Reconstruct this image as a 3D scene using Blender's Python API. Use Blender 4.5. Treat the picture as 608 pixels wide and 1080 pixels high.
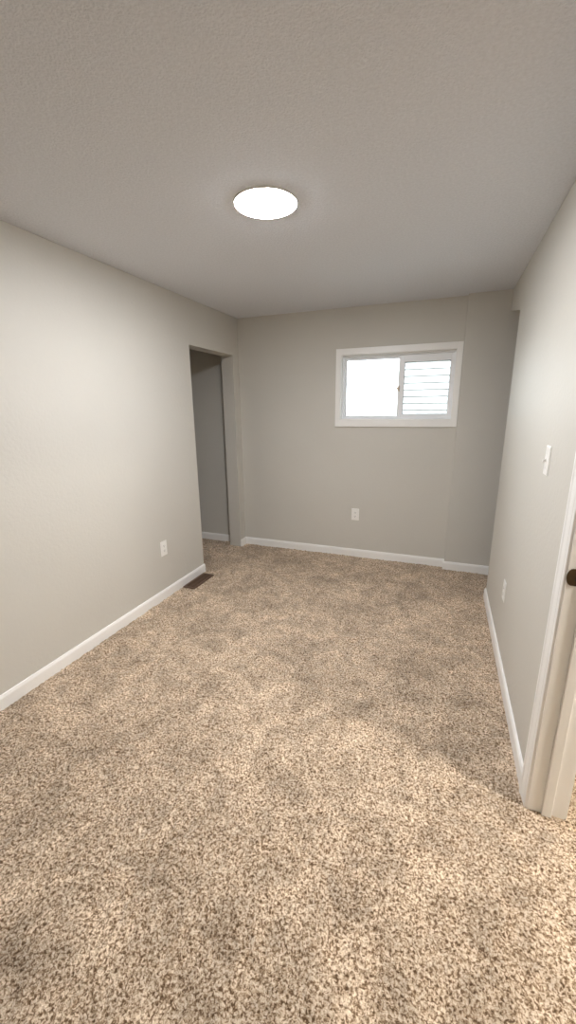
import bpy, bmesh, math, random
import numpy as np
from mathutils import Vector, Matrix

scene = bpy.context.scene
C = scene.collection
for o in list(bpy.data.objects):
    bpy.data.objects.remove(o, do_unlink=True)

# ---------------------------------------------------------------- camera
F_PX, YAW, PITCH, ROLL, CAM_H = 423.1, 0.3698, 0.2531, -0.0116, 1.5
cy, sy, cp, sp = math.cos(YAW), math.sin(YAW), math.cos(PITCH), math.sin(PITCH)
Fv = Vector((-sy * cp, cy * cp, -sp))
Rv = Vector((cy, sy, 0))
Uv = Rv.cross(Fv)
cr, sr = math.cos(ROLL), math.sin(ROLL)
R2 = cr * Rv + sr * Uv
U2 = -sr * Rv + cr * Uv
cam_d = bpy.data.cameras.new('camera')
cam = bpy.data.objects.new('camera', cam_d)
C.objects.link(cam)
m = Matrix.Identity(4)
for i in range(3):
    m[i][0], m[i][1], m[i][2] = R2[i], U2[i], -Fv[i]
m[2][3] = CAM_H
cam.matrix_world = m
cam_d.sensor_fit = 'VERTICAL'
cam_d.sensor_height = 36
cam_d.lens = F_PX / 1080 * 36
cam_d.clip_start = 0.02
scene.camera = cam

# ---------------------------------------------------------------- world, light, exposure
LAMP_STRENGTH = 224.0
SIDE_LAMP_STRENGTH = 300.0
SKY_STRENGTH = 7.5
world = bpy.data.worlds.new('world')
scene.world = world
world.use_nodes = True
wn = world.node_tree
wn.nodes.clear()
wo = wn.nodes.new('ShaderNodeOutputWorld')
bg = wn.nodes.new('ShaderNodeBackground')
# bright hazy overcast: nearly even, a touch bluer overhead
geo = wn.nodes.new('ShaderNodeTexCoord')
sep = wn.nodes.new('ShaderNodeSeparateXYZ')
ramp = wn.nodes.new('ShaderNodeValToRGB')
ramp.color_ramp.elements[0].color = (0.93, 0.97, 1.0, 1)
ramp.color_ramp.elements[1].color = (0.78, 0.89, 1.0, 1)
wn.links.new(geo.outputs['Generated'], sep.inputs[0])
wn.links.new(sep.outputs['Z'], ramp.inputs[0])
wn.links.new(ramp.outputs[0], bg.inputs[0])
bg.inputs[1].default_value = SKY_STRENGTH
wn.links.new(bg.outputs[0], wo.inputs[0])

portal_d = bpy.data.lights.new('window_portal', 'AREA')
portal_d.shape = 'RECTANGLE'
portal_d.size = 1.0
portal_d.size_y = 0.6
portal_d.cycles.is_portal = True
portal = bpy.data.objects.new('window_portal', portal_d)
C.objects.link(portal)
portal.location = (-0.46, 4.06, 1.68)
portal.rotation_euler = (math.radians(-90), 0, 0)

vs = scene.view_settings
vs.view_transform = 'Standard'
vs.look = 'None'
vs.gamma = 1
vs.use_curve_mapping = False
vs.exposure = 0.0

# ---------------------------------------------------------------- dimensions (metres)
L, R, D, H = 2.042, 0.409, 3.915, 2.378
L2 = 2.179                      # far face of the left wall
RO = 0.530                      # far face of the right wall
YO0, YO1, ZO = 3.039, 3.791, 2.019
YE = 3.340                      # end of the right wall
YJ = 1.450                      # face of the doorway jamb
XS, YS = 0.0897, 3.856          # thicker piece of back wall
YN = -1.35                      # wall behind the camera
HX = -3.25                      # far side of the space on the left
AX = 2.70                       # far side of the space on the right
BH, BT = 0.080, 0.013           # baseboard

# ---------------------------------------------------------------- materials
def lin(c):
    c = c / 255
    return c / 12.92 if c <= 0.04045 else ((c + 0.055) / 1.055) ** 2.4
def rgb(r, g, b):
    return (lin(r), lin(g), lin(b), 1)

def mat(name, col, rough=0.5, metal=0.0, noise=None, bump=None, spec=0.5):
    """noise=(scale, amount) mottles the colour a little, bump=(scale, distance[, detail])."""
    M = bpy.data.materials.new(name)
    M.use_nodes = True
    nt = M.node_tree
    b = nt.nodes['Principled BSDF']
    b.inputs['Base Color'].default_value = col
    b.inputs['Roughness'].default_value = rough
    b.inputs['Metallic'].default_value = metal
    b.inputs['Specular IOR Level'].default_value = spec
    tc = nt.nodes.new('ShaderNodeTexCoord')
    if noise:
        n = nt.nodes.new('ShaderNodeTexNoise')
        n.inputs['Scale'].default_value = noise[0]
        n.inputs['Detail'].default_value = 4
        nt.links.new(tc.outputs['Object'], n.inputs['Vector'])
        r = nt.nodes.new('ShaderNodeMapRange')
        r.inputs[1].default_value = 0.3
        r.inputs[2].default_value = 0.7
        r.inputs[3].default_value = 1 - noise[1]
        r.inputs[4].default_value = 1 + noise[1]
        nt.links.new(n.outputs[0], r.inputs[0])
        mx = nt.nodes.new('ShaderNodeMix')
        mx.data_type = 'RGBA'
        mx.blend_type = 'MULTIPLY'
        mx.inputs[0].default_value = 1
        mx.inputs[6].default_value = col
        nt.links.new(r.outputs[0], mx.inputs[7])
        nt.links.new(mx.outputs[2], b.inputs['Base Color'])
    if bump:
        n2 = nt.nodes.new('ShaderNodeTexNoise')
        n2.inputs['Scale'].default_value = bump[0]
        n2.inputs['Detail'].default_value = bump[2] if len(bump) > 2 else 2
        nt.links.new(tc.outputs['Object'], n2.inputs['Vector'])
        bp = nt.nodes.new('ShaderNodeBump')
        bp.inputs['Distance'].default_value = bump[1]
        bp.inputs['Strength'].default_value = 1
        nt.links.new(n2.outputs[0], bp.inputs['Height'])
        nt.links.new(bp.outputs[0], b.inputs['Normal'])
    return M

M_WALL = mat('greige_wall_paint', rgb(211, 207, 198), 0.55, noise=(1.5, 0.015), bump=(60, 0.0012), spec=0.3)
M_CEIL = mat('textured_ceiling_paint', rgb(228, 230, 235), 0.9, noise=(90, 0.05), bump=(150, 0.0035, 3), spec=0.1)
M_TRIM = mat('white_trim_paint', rgb(250, 248, 244), 0.35, noise=(8, 0.01), bump=(30, 0.0004))
M_VINYL = mat('white_vinyl', rgb(251, 252, 253), 0.3, noise=(10, 0.005))
M_PLATE = mat('white_plastic', rgb(250, 248, 243), 0.3, noise=(20, 0.005))
M_SLOT = mat('dark_slot', rgb(40, 38, 36), 0.6, noise=(40, 0.05))
M_BRONZE = mat('aged_bronze', rgb(70, 52, 26), 0.45, 0.35, noise=(60, 0.25), bump=(200, 0.0003))
M_VENT = mat('brown_metal', rgb(112, 88, 72), 0.5, 0.3, noise=(40, 0.1))
M_LATCH = mat('tan_plastic', rgb(214, 196, 178), 0.4, noise=(20, 0.03))
M_GASKET = mat('grey_gasket', rgb(150, 156, 162), 0.6, noise=(20, 0.03))
M_SIDING = mat('white_siding', rgb(206, 205, 203), 0.6, noise=(3, 0.02), bump=(25, 0.001))
M_GRAVEL = mat('pale_gravel', rgb(205, 203, 198), 0.95, noise=(6, 0.3), bump=(40, 0.03))

def emis_mat(col, strength):
    M = bpy.data.materials.new('lit_lamp_diffuser')
    M.use_nodes = True
    b = M.node_tree.nodes['Principled BSDF']
    b.inputs['Base Color'].default_value = rgb(250, 248, 242)
    b.inputs['Emission Color'].default_value = col
    b.inputs['Emission Strength'].default_value = strength
    return M
M_LAMP = emis_mat((0.95, 0.965, 1.0, 1), LAMP_STRENGTH)
M_LAMP_WARM = emis_mat((1.0, 0.95, 0.87, 1), SIDE_LAMP_STRENGTH)

def glass_mat():
    M = bpy.data.materials.new('window_glass')
    M.use_nodes = True
    nt = M.node_tree
    nt.nodes.clear()
    out = nt.nodes.new('ShaderNodeOutputMaterial')
    tr = nt.nodes.new('ShaderNodeBsdfTransparent')
    tr.inputs[0].default_value = (0.93, 0.96, 0.96, 1)
    gl = nt.nodes.new('ShaderNodeBsdfGlossy')
    gl.inputs['Roughness'].default_value = 0.02
    fr = nt.nodes.new('ShaderNodeFresnel')
    fr.inputs[0].default_value = 1.45
    mx = nt.nodes.new('ShaderNodeMixShader')
    nt.links.new(fr.outputs[0], mx.inputs[0])
    nt.links.new(tr.outputs[0], mx.inputs[1])
    nt.links.new(gl.outputs[0], mx.inputs[2])
    nt.links.new(mx.outputs[0], out.inputs[0])
    return M
M_GLASS = glass_mat()

def carpet_mat():
    M = bpy.data.materials.new('frieze_carpet')
    M.use_nodes = True
    nt = M.node_tree
    b = nt.nodes['Principled BSDF']
    b.inputs['Roughness'].default_value = 1.0
    b.inputs['Specular IOR Level'].default_value = 0.05
    b.inputs['Sheen Weight'].default_value = 0.15
    b.inputs['Sheen Roughness'].default_value = 0.5
    tc = nt.nodes.new('ShaderNodeTexCoord')
    mp = nt.nodes.new('ShaderNodeMapping')
    nt.links.new(tc.outputs['Object'], mp.inputs[0])
    def noise(scale, detail, rough=0.5, dist=0.0):
        n = nt.nodes.new('ShaderNodeTexNoise')
        n.inputs['Scale'].default_value = scale
        n.inputs['Detail'].default_value = detail
        n.inputs['Roughness'].default_value = rough
        n.inputs['Distortion'].default_value = dist
        nt.links.new(mp.outputs[0], n.inputs['Vector'])
        return n
    # yarn colours: every tuft is one of several tans and browns
    n1 = noise(CARPET_GRAIN, 3, 0.62, 0.6)
    r1 = nt.nodes.new('ShaderNodeValToRGB')
    e = r1.color_ramp.elements
    e[0].position = 0.36; e[0].color = rgb(104, 80, 58)
    e[1].position = 0.64; e[1].color = rgb(248, 230, 208)
    a = e.new(0.445); a.color = rgb(162, 135, 108)
    a = e.new(0.51); a.color = rgb(211, 187, 160)
    nt.links.new(n1.outputs[0], r1.inputs[0])
    # footprints and brushed patches: the pile lies differently
    n2 = noise(2.6, 5, 0.62, 0.35)
    m2 = nt.nodes.new('ShaderNodeMapRange')
    m2.inputs[1].default_value = 0.34; m2.inputs[2].default_value = 0.60
    m2.inputs[3].default_value = 0.78; m2.inputs[4].default_value = 1.06
    nt.links.new(n2.outputs[0], m2.inputs[0])
    n3 = noise(7.5, 4, 0.62, 0.9)
    m3 = nt.nodes.new('ShaderNodeMapRange')
    m3.inputs[1].default_value = 0.33; m3.inputs[2].default_value = 0.60
    m3.inputs[3].default_value = 0.72; m3.inputs[4].default_value = 1.06
    nt.links.new(n3.outputs[0], m3.inputs[0])
    mm = nt.nodes.new('ShaderNodeMath'); mm.operation = 'MULTIPLY'
    nt.links.new(m2.outputs[0], mm.inputs[0]); nt.links.new(m3.outputs[0], mm.inputs[1])
    mx = nt.nodes.new('ShaderNodeMix'); mx.data_type = 'RGBA'; mx.blend_type = 'MULTIPLY'
    mx.inputs[0].default_value = 1
    nt.links.new(r1.outputs[0], mx.inputs[6]); nt.links.new(mm.outputs[0], mx.inputs[7])
    nt.links.new(mx.outputs[2], b.inputs['Base Color'])
    n4 = noise(260, 2, 0.6)
    bp = nt.nodes.new('ShaderNodeBump')
    bp.inputs['Distance'].default_value = 0.004
    bp.inputs['Strength'].default_value = 0.8
    nt.links.new(n4.outputs[0], bp.inputs['Height'])
    nt.links.new(bp.outputs[0], b.inputs['Normal'])
    return M
CARPET_GRAIN = 128
M_CARPET = carpet_mat()

# ---------------------------------------------------------------- helpers
def obj(name, bm, material, parent=None, bevel=0, smooth=False, segs=2):
    me = bpy.data.meshes.new(name)
    bmesh.ops.recalc_face_normals(bm, faces=bm.faces)
    bm.to_mesh(me)
    bm.free()
    me.materials.append(material)
    o = bpy.data.objects.new(name, me)
    C.objects.link(o)
    if parent:
        o.parent = parent
    if smooth:
        for p in me.polygons:
            p.use_smooth = True
    if bevel:
        md = o.modifiers.new('bevel', 'BEVEL')
        md.width = bevel
        md.segments = segs
        md.limit_method = 'ANGLE'
        md.angle_limit = math.radians(40)
    return o

def struct(o, label=None):
    o['kind'] = 'structure'
    if label:
        o['label'] = label
    return o

def box(bm, x0, x1, y0, y1, z0, z1):
    v = [bm.verts.new(p) for p in ((x0, y0, z0), (x1, y0, z0), (x1, y1, z0), (x0, y1, z0),
                                   (x0, y0, z1), (x1, y0, z1), (x1, y1, z1), (x0, y1, z1))]
    for f in ((0, 1, 2, 3), (4, 5, 6, 7), (0, 1, 5, 4), (1, 2, 6, 5), (2, 3, 7, 6), (3, 0, 4, 7)):
        bm.faces.new([v[i] for i in f])

def prism(bm, pts, axis, a, b):
    """Outline pts (u, v) swept from a to b along axis ('x': u=y v=z, 'y': u=x v=z, 'z': u=x v=y)."""
    def P(u, v, t):
        return {'x': (t, u, v), 'y': (u, t, v), 'z': (u, v, t)}[axis]
    A = [bm.verts.new(P(u, v, a)) for u, v in pts]
    B = [bm.verts.new(P(u, v, b)) for u, v in pts]
    bm.faces.new(A)
    bm.faces.new(B)
    n = len(pts)
    for i in range(n):
        bm.faces.new((A[i], A[(i + 1) % n], B[(i + 1) % n], B[i]))

def disc_lathe(bm, prof, cx, cy_, n=64):
    """prof: list of (r, z) revolved about the vertical through (cx, cy_)."""
    rings = []
    for r, z in prof:
        if r < 1e-6:
            rings.append([bm.verts.new((cx, cy_, z))])
        else:
            rings.append([bm.verts.new((cx + r * math.cos(2 * math.pi * k / n), cy_ + r * math.sin(2 * math.pi * k / n), z)) for k in range(n)])
    for a, b in zip(rings, rings[1:]):
        for k in range(n):
            k2 = (k + 1) % n
            if len(a) == 1:
                bm.faces.new((a[0], b[k], b[k2]))
            elif len(b) == 1:
                bm.faces.new((a[k], a[k2], b[0]))
            else:
                bm.faces.new((a[k], a[k2], b[k2], b[k]))

def empty(name, loc, label=None, cat=None, group=None, rz=0):
    o = bpy.data.objects.new(name, None)
    C.objects.link(o)
    o.location = loc
    o.rotation_euler = (0, 0, rz)
    if label: o['label'] = label
    if cat: o['category'] = cat
    if group: o['group'] = group
    return o

# ---------------------------------------------------------------- floor: carpet with real pile relief
def spread(a, b, step0, step1=None):
    out = [a]; step1 = step1 or step0
    while out[-1] < b:
        t = (out[-1] - a) / (b - a)
        out.append(out[-1] + step0 + (step1 - step0) * t)
    out[-1] = b
    return out
def make_floor():
    xs = spread(HX - 0.1, -2.3, 0.05)[:-1] + spread(-2.3, 0.75, 0.0052)[:-1] + spread(0.75, AX + 0.1, 0.05)
    ys = spread(YN - 0.1, 0.6, 0.05)[:-1] + spread(0.6, D + 0.1, 0.0045, 0.010)
    X, Y = np.meshgrid(np.array(xs), np.array(ys))
    rs = np.random.RandomState(4)
    def vnoise(X, Y, cell, seed):
        r = np.random.RandomState(seed)
        G = r.rand(257, 257)
        u, v = X / cell, Y / cell
        i, j = np.floor(u).astype(int), np.floor(v).astype(int)
        fu, fv = u - i, v - j
        fu = fu * fu * (3 - 2 * fu); fv = fv * fv * (3 - 2 * fv)
        g = lambda a, b: G[a % 257, b % 257]
        return (g(i, j) * (1 - fu) * (1 - fv) + g(i + 1, j) * fu * (1 - fv) + g(i, j + 1) * (1 - fu) * fv + g(i + 1, j + 1) * fu * fv)
    Z = (vnoise(X, Y, 0.013, 1) - 0.5) * 0.008 + (vnoise(X + 3, Y, 0.0062, 2) - 0.5) * 0.006
    Z += (vnoise(X, Y + 2, 0.09, 3) - 0.5) * 0.006 + (vnoise(X, Y + 2, 0.3, 5) - 0.5) * 0.004
    X = X + (rs.rand(*X.shape) - 0.5) * 0.002
    Y = Y + (rs.rand(*Y.shape) - 0.5) * 0.002
    ny, nx = X.shape
    co = np.stack([X, Y, Z], -1).reshape(-1, 3).astype(np.float32)
    idx = np.arange(nx * ny).reshape(ny, nx)
    q = np.stack([idx[:-1, :-1], idx[:-1, 1:], idx[1:, 1:], idx[1:, :-1]], -1).reshape(-1, 4)
    me = bpy.data.meshes.new('floor')
    me.vertices.add(len(co)); me.vertices.foreach_set('co', co.ravel())
    me.loops.add(q.size); me.loops.foreach_set('vertex_index', q.ravel().astype(np.int32))
    me.polygons.add(len(q)); me.polygons.foreach_set('loop_start', (np.arange(len(q)) * 4).astype(np.int32))
    me.polygons.foreach_set('loop_total', np.full(len(q), 4, np.int32))
    me.update(calc_edges=True)
    me.shade_smooth()
    me.materials.append(M_CARPET)
    o = bpy.data.objects.new('floor', me)
    C.objects.link(o)
    struct(o)
make_floor()

# ---------------------------------------------------------------- ceiling and walls
bm = bmesh.new(); box(bm, HX - .12, AX + .12, YN - .12, D + .14, H, H + 0.12)
struct(obj('ceiling', bm, M_CEIL))

bm = bmesh.new()
prism(bm, [(YN, -0.05), (YO0, -0.05), (YO0, ZO), (YO1, ZO), (YO1, -0.05), (D, -0.05), (D, H), (YN, H)], 'x', -L2, -L)
struct(obj('wall_left', bm, M_WALL, bevel=0.003))

# back wall around the window hole, and its thicker piece on the right
WX0, WX1, WZ0, WZ1 = -0.965, 0.043, 1.385, 1.975
bm = bmesh.new()
box(bm, HX - .12, WX0, D, D + .14, -0.05, H)
box(bm, WX1, AX + .12, D, D + .14, -0.05, H)
box(bm, WX0, WX1, D, D + .14, -0.05, WZ0)
box(bm, WX0, WX1, D, D + .14, WZ1, H)
wb = struct(obj('wall_back', bm, M_WALL))
bm = bmesh.new(); box(bm, XS, AX, YS, D, -0.05, H)
struct(obj('wall_back_furring', bm, M_WALL, bevel=0.002))

# right wall: doorway near the camera, open end with a shallow header at the back
DY0 = YJ + 0.02 - 0.80          # other side of the doorway
DH = 2.05
bm = bmesh.new()
prism(bm, [(YN, -0.05), (DY0 - 0.02, -0.05), (DY0 - 0.02, DH), (YJ + 0.02, DH), (YJ + 0.02, -0.05),
           (YE, -0.05), (YE, 2.125), (YS, 2.222), (YS, H), (YN, H)], 'x', R, RO)
struct(obj('wall_right', bm, M_WALL, bevel=0.003))
bm = bmesh.new(); box(bm, HX - .12, AX + .12, YN - .12, YN, -0.05, H)
struct(obj('wall_front', bm, M_WALL))
bm = bmesh.new(); box(bm, HX - .12, HX, YN, D, -0.05, H)
struct(obj('wall_hall', bm, M_WALL))
bm = bmesh.new(); box(bm, AX, AX + .12, YN, YS, -0.05, H)
struct(obj('wall_side_room', bm, M_WALL))

# ---------------------------------------------------------------- baseboards
def base_prof(s):
    # (distance from the wall, height); rounded, slightly stepped top
    return [(0, -0.01), (BT * s, -0.01), (BT * s, BH - .020), (BT * .92 * s, BH - .014), (BT * .70 * s, BH - .008),
            (BT * .62 * s, BH - .003), (BT * .35 * s, BH), (0, BH)]
def baseboard(name, runs):
    bm = bmesh.new()
    for axis, wall, a, b, s in runs:       # axis the run follows; s = side the board stands on
        pts = [(wall + d, z) for d, z in base_prof(s)]
        prism(bm, pts, axis, a, b)
    return struct(obj(name, bm, M_TRIM, bevel=0.001))
baseboard('baseboard_left', [('y', -L, YN, YO0 + .004, 1), ('y', -L, YO1 - .004, D - BT, 1)])
baseboard('baseboard_back', [('x', D, -L, XS, -1)])
baseboard('baseboard_back_furring', [('x', YS, XS - BT, AX, -1)])
baseboard('baseboard_right', [('y', R, YJ + .078, YE + BT * .6, -1), ('y', R, YN, DY0 - .08, -1)])
baseboard('baseboard_hall', [('x', D, HX, -L2, -1)])
baseboard('baseboard_hall_side', [('y', HX, YN, D, 1)])
bm = bmesh.new(); box(bm, RO, AX, 2.10, 2.22, -0.05, H)
struct(obj('wall_light_block', bm, M_WALL))  # unseen cross wall, added to keep side lamp light out of the alcove
baseboard('baseboard_side_room', [('y', AX, YN, 2.10, -1), ('y', RO, YJ + .09, 2.10, 1)])
baseboard('baseboard_front', [('x', YN, -L + BT, R - BT, 1)])

# ---------------------------------------------------------------- doorway in the right wall
door = struct(empty('door_1', (R, YJ, 0)), 'white cased doorway without its door at the right edge')
door['category'] = 'doorway'
def dchild(name, bm, m_, bevel=0.001, label=None, parent=door):
    o = obj(name, bm, m_, bevel=bevel)
    o.parent = parent
    o.matrix_parent_inverse = Matrix.Translation(Vector((R, YJ, 0))).inverted()
    if label: o['label'] = label
    return o
# jamb boards and head
JX0, JX1 = R - 0.002, RO + 0.002
bm = bmesh.new()
box(bm, JX0, JX1, YJ, YJ + .019, 0.0, DH)
box(bm, JX0, JX1, DY0 - .019, DY0, 0.0, DH)
box(bm, JX0, JX1, DY0, YJ, DH - .019, DH)
dchild('door_jamb', bm, M_TRIM)
# stop, proud of the jamb, one door thickness in from the room
SX0, SX1 = R + 0.045, R + 0.078
bm = bmesh.new()
box(bm, SX0, SX1, YJ - .012, YJ, 0.0, DH - .019)
box(bm, SX0, SX1, DY0, DY0 + .012, 0.0, DH - .019)
box(bm, SX0, SX1, DY0 + .012, YJ - .012, DH - .031, DH - .019)
dchild('door_stop', bm, M_TRIM, bevel=0.003)
# moulded casing, both faces of the wall
def casing(xw, s, name):
    W = 0.070
    bm = bmesh.new()
    prof = [(0, 0), (0, .009), (.006, .011), (.016, .010), (.020, .012), (.050, .014), (.056, .017), (W - .003, .017), (W, .014), (W, 0)]
    y_in = YJ + .005
    prism(bm, [(xw + s * t, y_in + u) for u, t in prof], 'z', 0, DH + .06)
    y_in2 = DY0 - .005
    prism(bm, [(xw + s * t, y_in2 - u) for u, t in prof], 'z', 0, DH + .06)
    box(bm, min(xw, xw + s * .017), max(xw, xw + s * .017), y_in2 - W, y_in + W, DH - .010, DH + .06)
    return dchild(name, bm, M_TRIM, bevel=0.0008)
casing(R, -1, 'door_casing')
casing(RO, 1, 'door_casing')
# strike plate with a rounded lip wrapping the jamb edge
bm = bmesh.new()
zc = 0.961
hw = 0.029
pts = []
for k in range(13):                      # rounded lip on the room side
    a = math.radians(90 + 180 * k / 12)
    pts.append((R + 0.012 + 0.016 * math.cos(a), zc + hw * math.sin(a)))
pts += [(R + 0.044, zc - hw), (R + 0.044, zc + hw)]
prism(bm, pts, 'y', YJ - .0035, YJ + 0.0005)
sp_ = dchild('strike_plate', bm, M_BRONZE, bevel=0.001, label='dark bronze strike plate with rounded lip')
bm = bmesh.new()
box(bm, R + .020, R + .034, YJ - .0042, YJ - .003, zc - .012, zc + .012)
sh = obj('latch_hole', bm, M_SLOT); sh.parent = sp_; sh.name = 'latch_hole'
for dz in (-.021, .021):
    bm = bmesh.new()
    bmesh.ops.create_cone(bm, cap_ends=True, segments=16, radius1=.004, radius2=.0034, depth=.0015,
                          matrix=Matrix.Translation((R + .027, YJ - .004, zc + dz)) @ Matrix.Rotation(math.radians(90), 4, 'X'))
    s_ = obj('screw', bm, M_BRONZE); s_.parent = sp_

# ---------------------------------------------------------------- window
win = struct(empty('window_1', (0, 0, 0)), 'small white sliding window high on the back wall')
CO = (-1.010, 0.088, 1.322, 2.028)       # casing outline x0 x1 z0 z1
def ring(bm, x0, x1, z0, z1, wl, wr, wb_, wt, y0, y1):
    box(bm, x0, x0 + wl, y0, y1, z0, z1)
    box(bm, x1 - wr, x1, y0, y1, z0, z1)
    box(bm, x0 + wl, x1 - wr, y0, y1, z0, z0 + wb_)
    box(bm, x0 + wl, x1 - wr, y0, y1, z1 - wt, z1)
bm = bmesh.new()
ring(bm, CO[0], CO[1], CO[2], CO[3], .047, .047, .065, .055, D - .016, D)
obj('window_casing', bm, M_TRIM, win, bevel=0.0015)
bm = bmesh.new()                          # painted liner of the hole
ring(bm, WX0, WX1, WZ0, WZ1, .006, .006, .006, .006, D - .001, D + .14)
obj('window_liner', bm, M_TRIM, win)
FY = D + .055
bm = bmesh.new()                          # vinyl frame with two tracks
ring(bm, WX0 + .006, WX1 - .006, WZ0 + .006, WZ1 - .006, .012, .012, .012, .014, FY, FY + .075)
ring(bm, WX0 + .018, WX1 - .018, WZ0 + .018, WZ1 - .020, .006, .006, .008, .010, FY + .034, FY + .040)
obj('window_frame', bm, M_VINYL, win, bevel=0.0015)
def sash(name, x0, x1, z0, z1, wl, wr, wb_, wt, y0, y1, glass_y):
    bm = bmesh.new()
    ring(bm, x0, x1, z0, z1, wl, wr, wb_, wt, y0, y1)
    s = obj(name, bm, M_VINYL, win, bevel=0.002)
    bm = bmesh.new()
    ring(bm, x0 + wl - .001, x1 - wr + .001, z0 + wb_ - .001, z1 - wt + .001, .004, .004, .004, .004, glass_y - .006, glass_y + .006)
    obj('gasket', bm, M_GASKET, s)
    bm = bmesh.new()
    box(bm, x0 + wl - .002, x1 - wr + .002, glass_y - .002, glass_y + .002, z0 + wb_ - .002, z1 - wt + .002)
    obj('glass_pane', bm, M_GLASS, s)
    return s
sash('sash', WX0 + .018, -0.40, WZ0 + .018, WZ1 - .020, .014, .030, .016, .022, FY + .041, FY + .070, FY + .055)
sr_ = sash('sash', -0.440, WX1 - .018, WZ0 + .014, WZ1 - .022, .052, .026, .036, .060, FY + .004, FY + .033, FY + .018)
bm = bmesh.new()                          # cam latch on the meeting stile
box(bm, -.440, -.424, FY - .010, FY + .004, 1.640, 1.690)
box(bm, -.452, -.438, FY - .008, FY + .002, 1.655, 1.675)
obj('latch', bm, M_LATCH, sr_, bevel=0.003)

# ---------------------------------------------------------------- outside
bm = bmesh.new(); box(bm, -30, 30, D + .145, 60, -0.4, -0.1)
struct(obj('ground', bm, M_GRAVEL))
house = empty('neighbouring_house', (4.0, 8.5, -0.1), 'white lap-sided house seen through the right pane of the window', 'house')
def hchild(name, bm, m_, bevel=0):
    o = obj(name, bm, m_, bevel=bevel); o.parent = house
    o.matrix_parent_inverse = Matrix.Translation(Vector((4.0, 8.5, -0.1))).inverted()
HY = 6.10
bm = bmesh.new()
z = -0.1
while z < 5.3:                            # lap siding: each board leans out over the one below
    prism(bm, [(HY + .03, z + .016), (HY - .014, z + .016), (HY, z + .091), (HY + .03, z + .091)], 'x', -0.62, 9.0)
    z += .091
box(bm, -.62, 9.0, HY + .03, HY + 4.8, -0.1, 5.3)
hchild('siding', bm, M_SIDING)
bm = bmesh.new(); box(bm, -.66, -.61, HY - .022, HY + .08, -0.1, 5.3)
hchild('corner_board', bm, M_TRIM, 0.003)
bm = bmesh.new()
prism(bm, [(HY - .35, 5.3), (HY + 5.15, 5.3), (HY + 2.4, 7.2)], 'x', -0.95, 9.3)
hchild('roof', bm, mat('roof_shingles', rgb(88, 84, 82), 0.9, noise=(8, 0.2), bump=(20, 0.01)))

# ---------------------------------------------------------------- ceiling light
def ceiling_light(x, y, label, lit):
    lamp = empty('ceiling_light', (x, y, H), label, 'ceiling light')
    def lchild(name, prof, m_):
        bm = bmesh.new(); disc_lathe(bm, prof, 0, 0)
        obj(name, bm, m_, lamp, smooth=True)
    lchild('rim', [(0, 0), (.1405, 0), (.1415, -.003), (.1405, -.0065), (.1375, -.0075), (.1370, -.005), (0, -.005)], M_PLATE)
    lchild('diffuser', [(0, -.0052), (.1366, -.0052), (.1364, -.0074), (.12, -.0105), (.07, -.0140), (0, -.0155)], lit)
ceiling_light(-0.819, 1.885, 'round flush ceiling light glowing white above the carpet', M_LAMP)
# the space beyond the doorway has a light of its own; it throws the bright patch in at the door
ceiling_light(1.62, 1.02, 'round ceiling light in the side room beyond the right doorway', M_LAMP_WARM)

# ---------------------------------------------------------------- outlets and switch (built facing -Y, then turned)
def plate_bm(w, h, t=.005):
    bm = bmesh.new()
    c = .004
    for (w2, h2, y0, y1) in ((w, h, -t * .55, 0), (w - .006, h - .006, -t, -t * .55)):
        box(bm, -w2 / 2, w2 / 2, y0, y1, -h2 / 2, h2 / 2)
    return bm
def screw(parent, x, z, y=-.0055):
    bm = bmesh.new()
    bmesh.ops.create_cone(bm, cap_ends=True, segments=16, radius1=.0034, radius2=.0028, depth=.0012,
                          matrix=Matrix.Translation((x, y, z)) @ Matrix.Rotation(math.radians(90), 4, 'X'))
    box(bm, x - .0026, x + .0026, y - .0008, y - .0004, z - .0004, z + .0004)
    obj('screw', bm, M_PLATE, parent)
def outlet(loc, rz, label):
    t = empty('wall_outlet', loc, label, 'outlet', None, rz)
    p = obj('cover_plate', plate_bm(.076, .122), M_PLATE, t, bevel=.0015)
    screw(p, 0, 0)
    for dz in (-.0195, .0195):
        bm = bmesh.new()
        pts = []
        for k in range(24):              # rounded face, flat top and bottom
            a = 2 * math.pi * k / 24
            pts.append((.0172 * math.cos(a), dz + max(-.0135, min(.0135, .0172 * math.sin(a)))))
        prism(bm, pts, 'y', -.0068, -.004)
        f = obj('receptacle', bm, M_PLATE, t, bevel=.0006)
        bm = bmesh.new()
        box(bm, -.0075, -.0055, -.0072, -.0066, dz - .001, dz + .008)
        box(bm, .0055, .0075, -.0072, -.0066, dz - .001, dz + .007)
        bmesh.ops.create_cone(bm, cap_ends=True, segments=12, radius1=.0026, radius2=.0026, depth=.0006,
                              matrix=Matrix.Translation((0, -.0070, dz - .007)) @ Matrix.Rotation(math.radians(90), 4, 'X'))
        obj('slot', bm, M_SLOT, f)
outlet((-L, 2.487, .420), math.radians(90), 'white duplex outlet low on the left wall before the opening')
outlet((-.785, D, .450), 0, 'white duplex outlet low on the back wall under the window')
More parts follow.
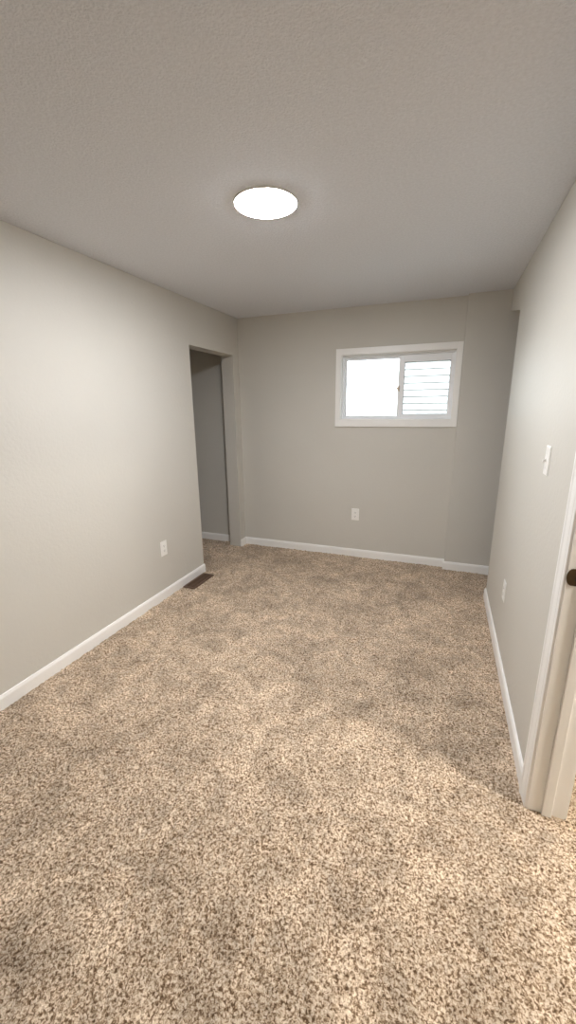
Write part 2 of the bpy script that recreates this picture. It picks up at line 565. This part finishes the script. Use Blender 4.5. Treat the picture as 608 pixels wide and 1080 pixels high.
outlet((R, 2.527, .425), math.radians(-90), 'white duplex outlet low on the right wall below the switch')

sw = empty('light_switch', (R, 1.946, 1.277), 'white toggle light switch on the right wall near the doorway', 'light switch', None, math.radians(-90))
p = obj('cover_plate', plate_bm(.076, .122), M_PLATE, sw, bevel=.0015)
screw(p, 0, .030); screw(p, 0, -.030)
bm = bmesh.new(); box(bm, -.0060, .0060, -.0062, -.004, -.0125, .0125)
obj('toggle_slot', bm, M_PLATE, sw, bevel=.0006)
bm = bmesh.new()
prism(bm, [(-.006, -.006), (-.006, .008), (-.019, .004), (-.019, -.001)], 'x', -.0038, .0038)
bmesh.ops.rotate(bm, verts=bm.verts, cent=(0, -.006, 0), matrix=Matrix.Rotation(math.radians(20), 3, 'X'))
obj('toggle', bm, M_PLATE, sw, bevel=.001)

# ---------------------------------------------------------------- floor register beside the left wall
VX0, VX1, VY0, VY1 = -L + .022, -L + .140, 2.665, 2.985
vent = empty('floor_vent', ((VX0 + VX1) / 2, (VY0 + VY1) / 2, 0), 'brown metal floor register in the carpet beside the left baseboard', 'floor vent')
w2, l2 = (VX1 - VX0) / 2, (VY1 - VY0) / 2
bm = bmesh.new()
box(bm, -w2, -w2 + .018, -l2, l2, .004, .012); box(bm, w2 - .018, w2, -l2, l2, .004, .012)
box(bm, -w2 + .018, w2 - .018, -l2, -l2 + .020, .004, .012); box(bm, -w2 + .018, w2 - .018, l2 - .020, l2, .004, .012)
box(bm, -.003, .003, -l2 + .02, l2 - .02, .004, .010)
obj('vent_frame', bm, M_VENT, vent, bevel=.002)
bm = bmesh.new()
n = 22
for k in range(n):
    y = -l2 + .024 + (2 * l2 - .048) * (k + .5) / n
    for a, b in ((-w2 + .018, -.003), (.003, w2 - .018)):
        box(bm, a, b, y - .0024, y + .0024, .004, .0095)
obj('louver', bm, M_VENT, vent)
bm = bmesh.new(); box(bm, -w2 + .01, w2 - .01, -l2 + .01, l2 - .01, .0032, .0045)
obj('duct_opening', bm, M_SLOT, vent)
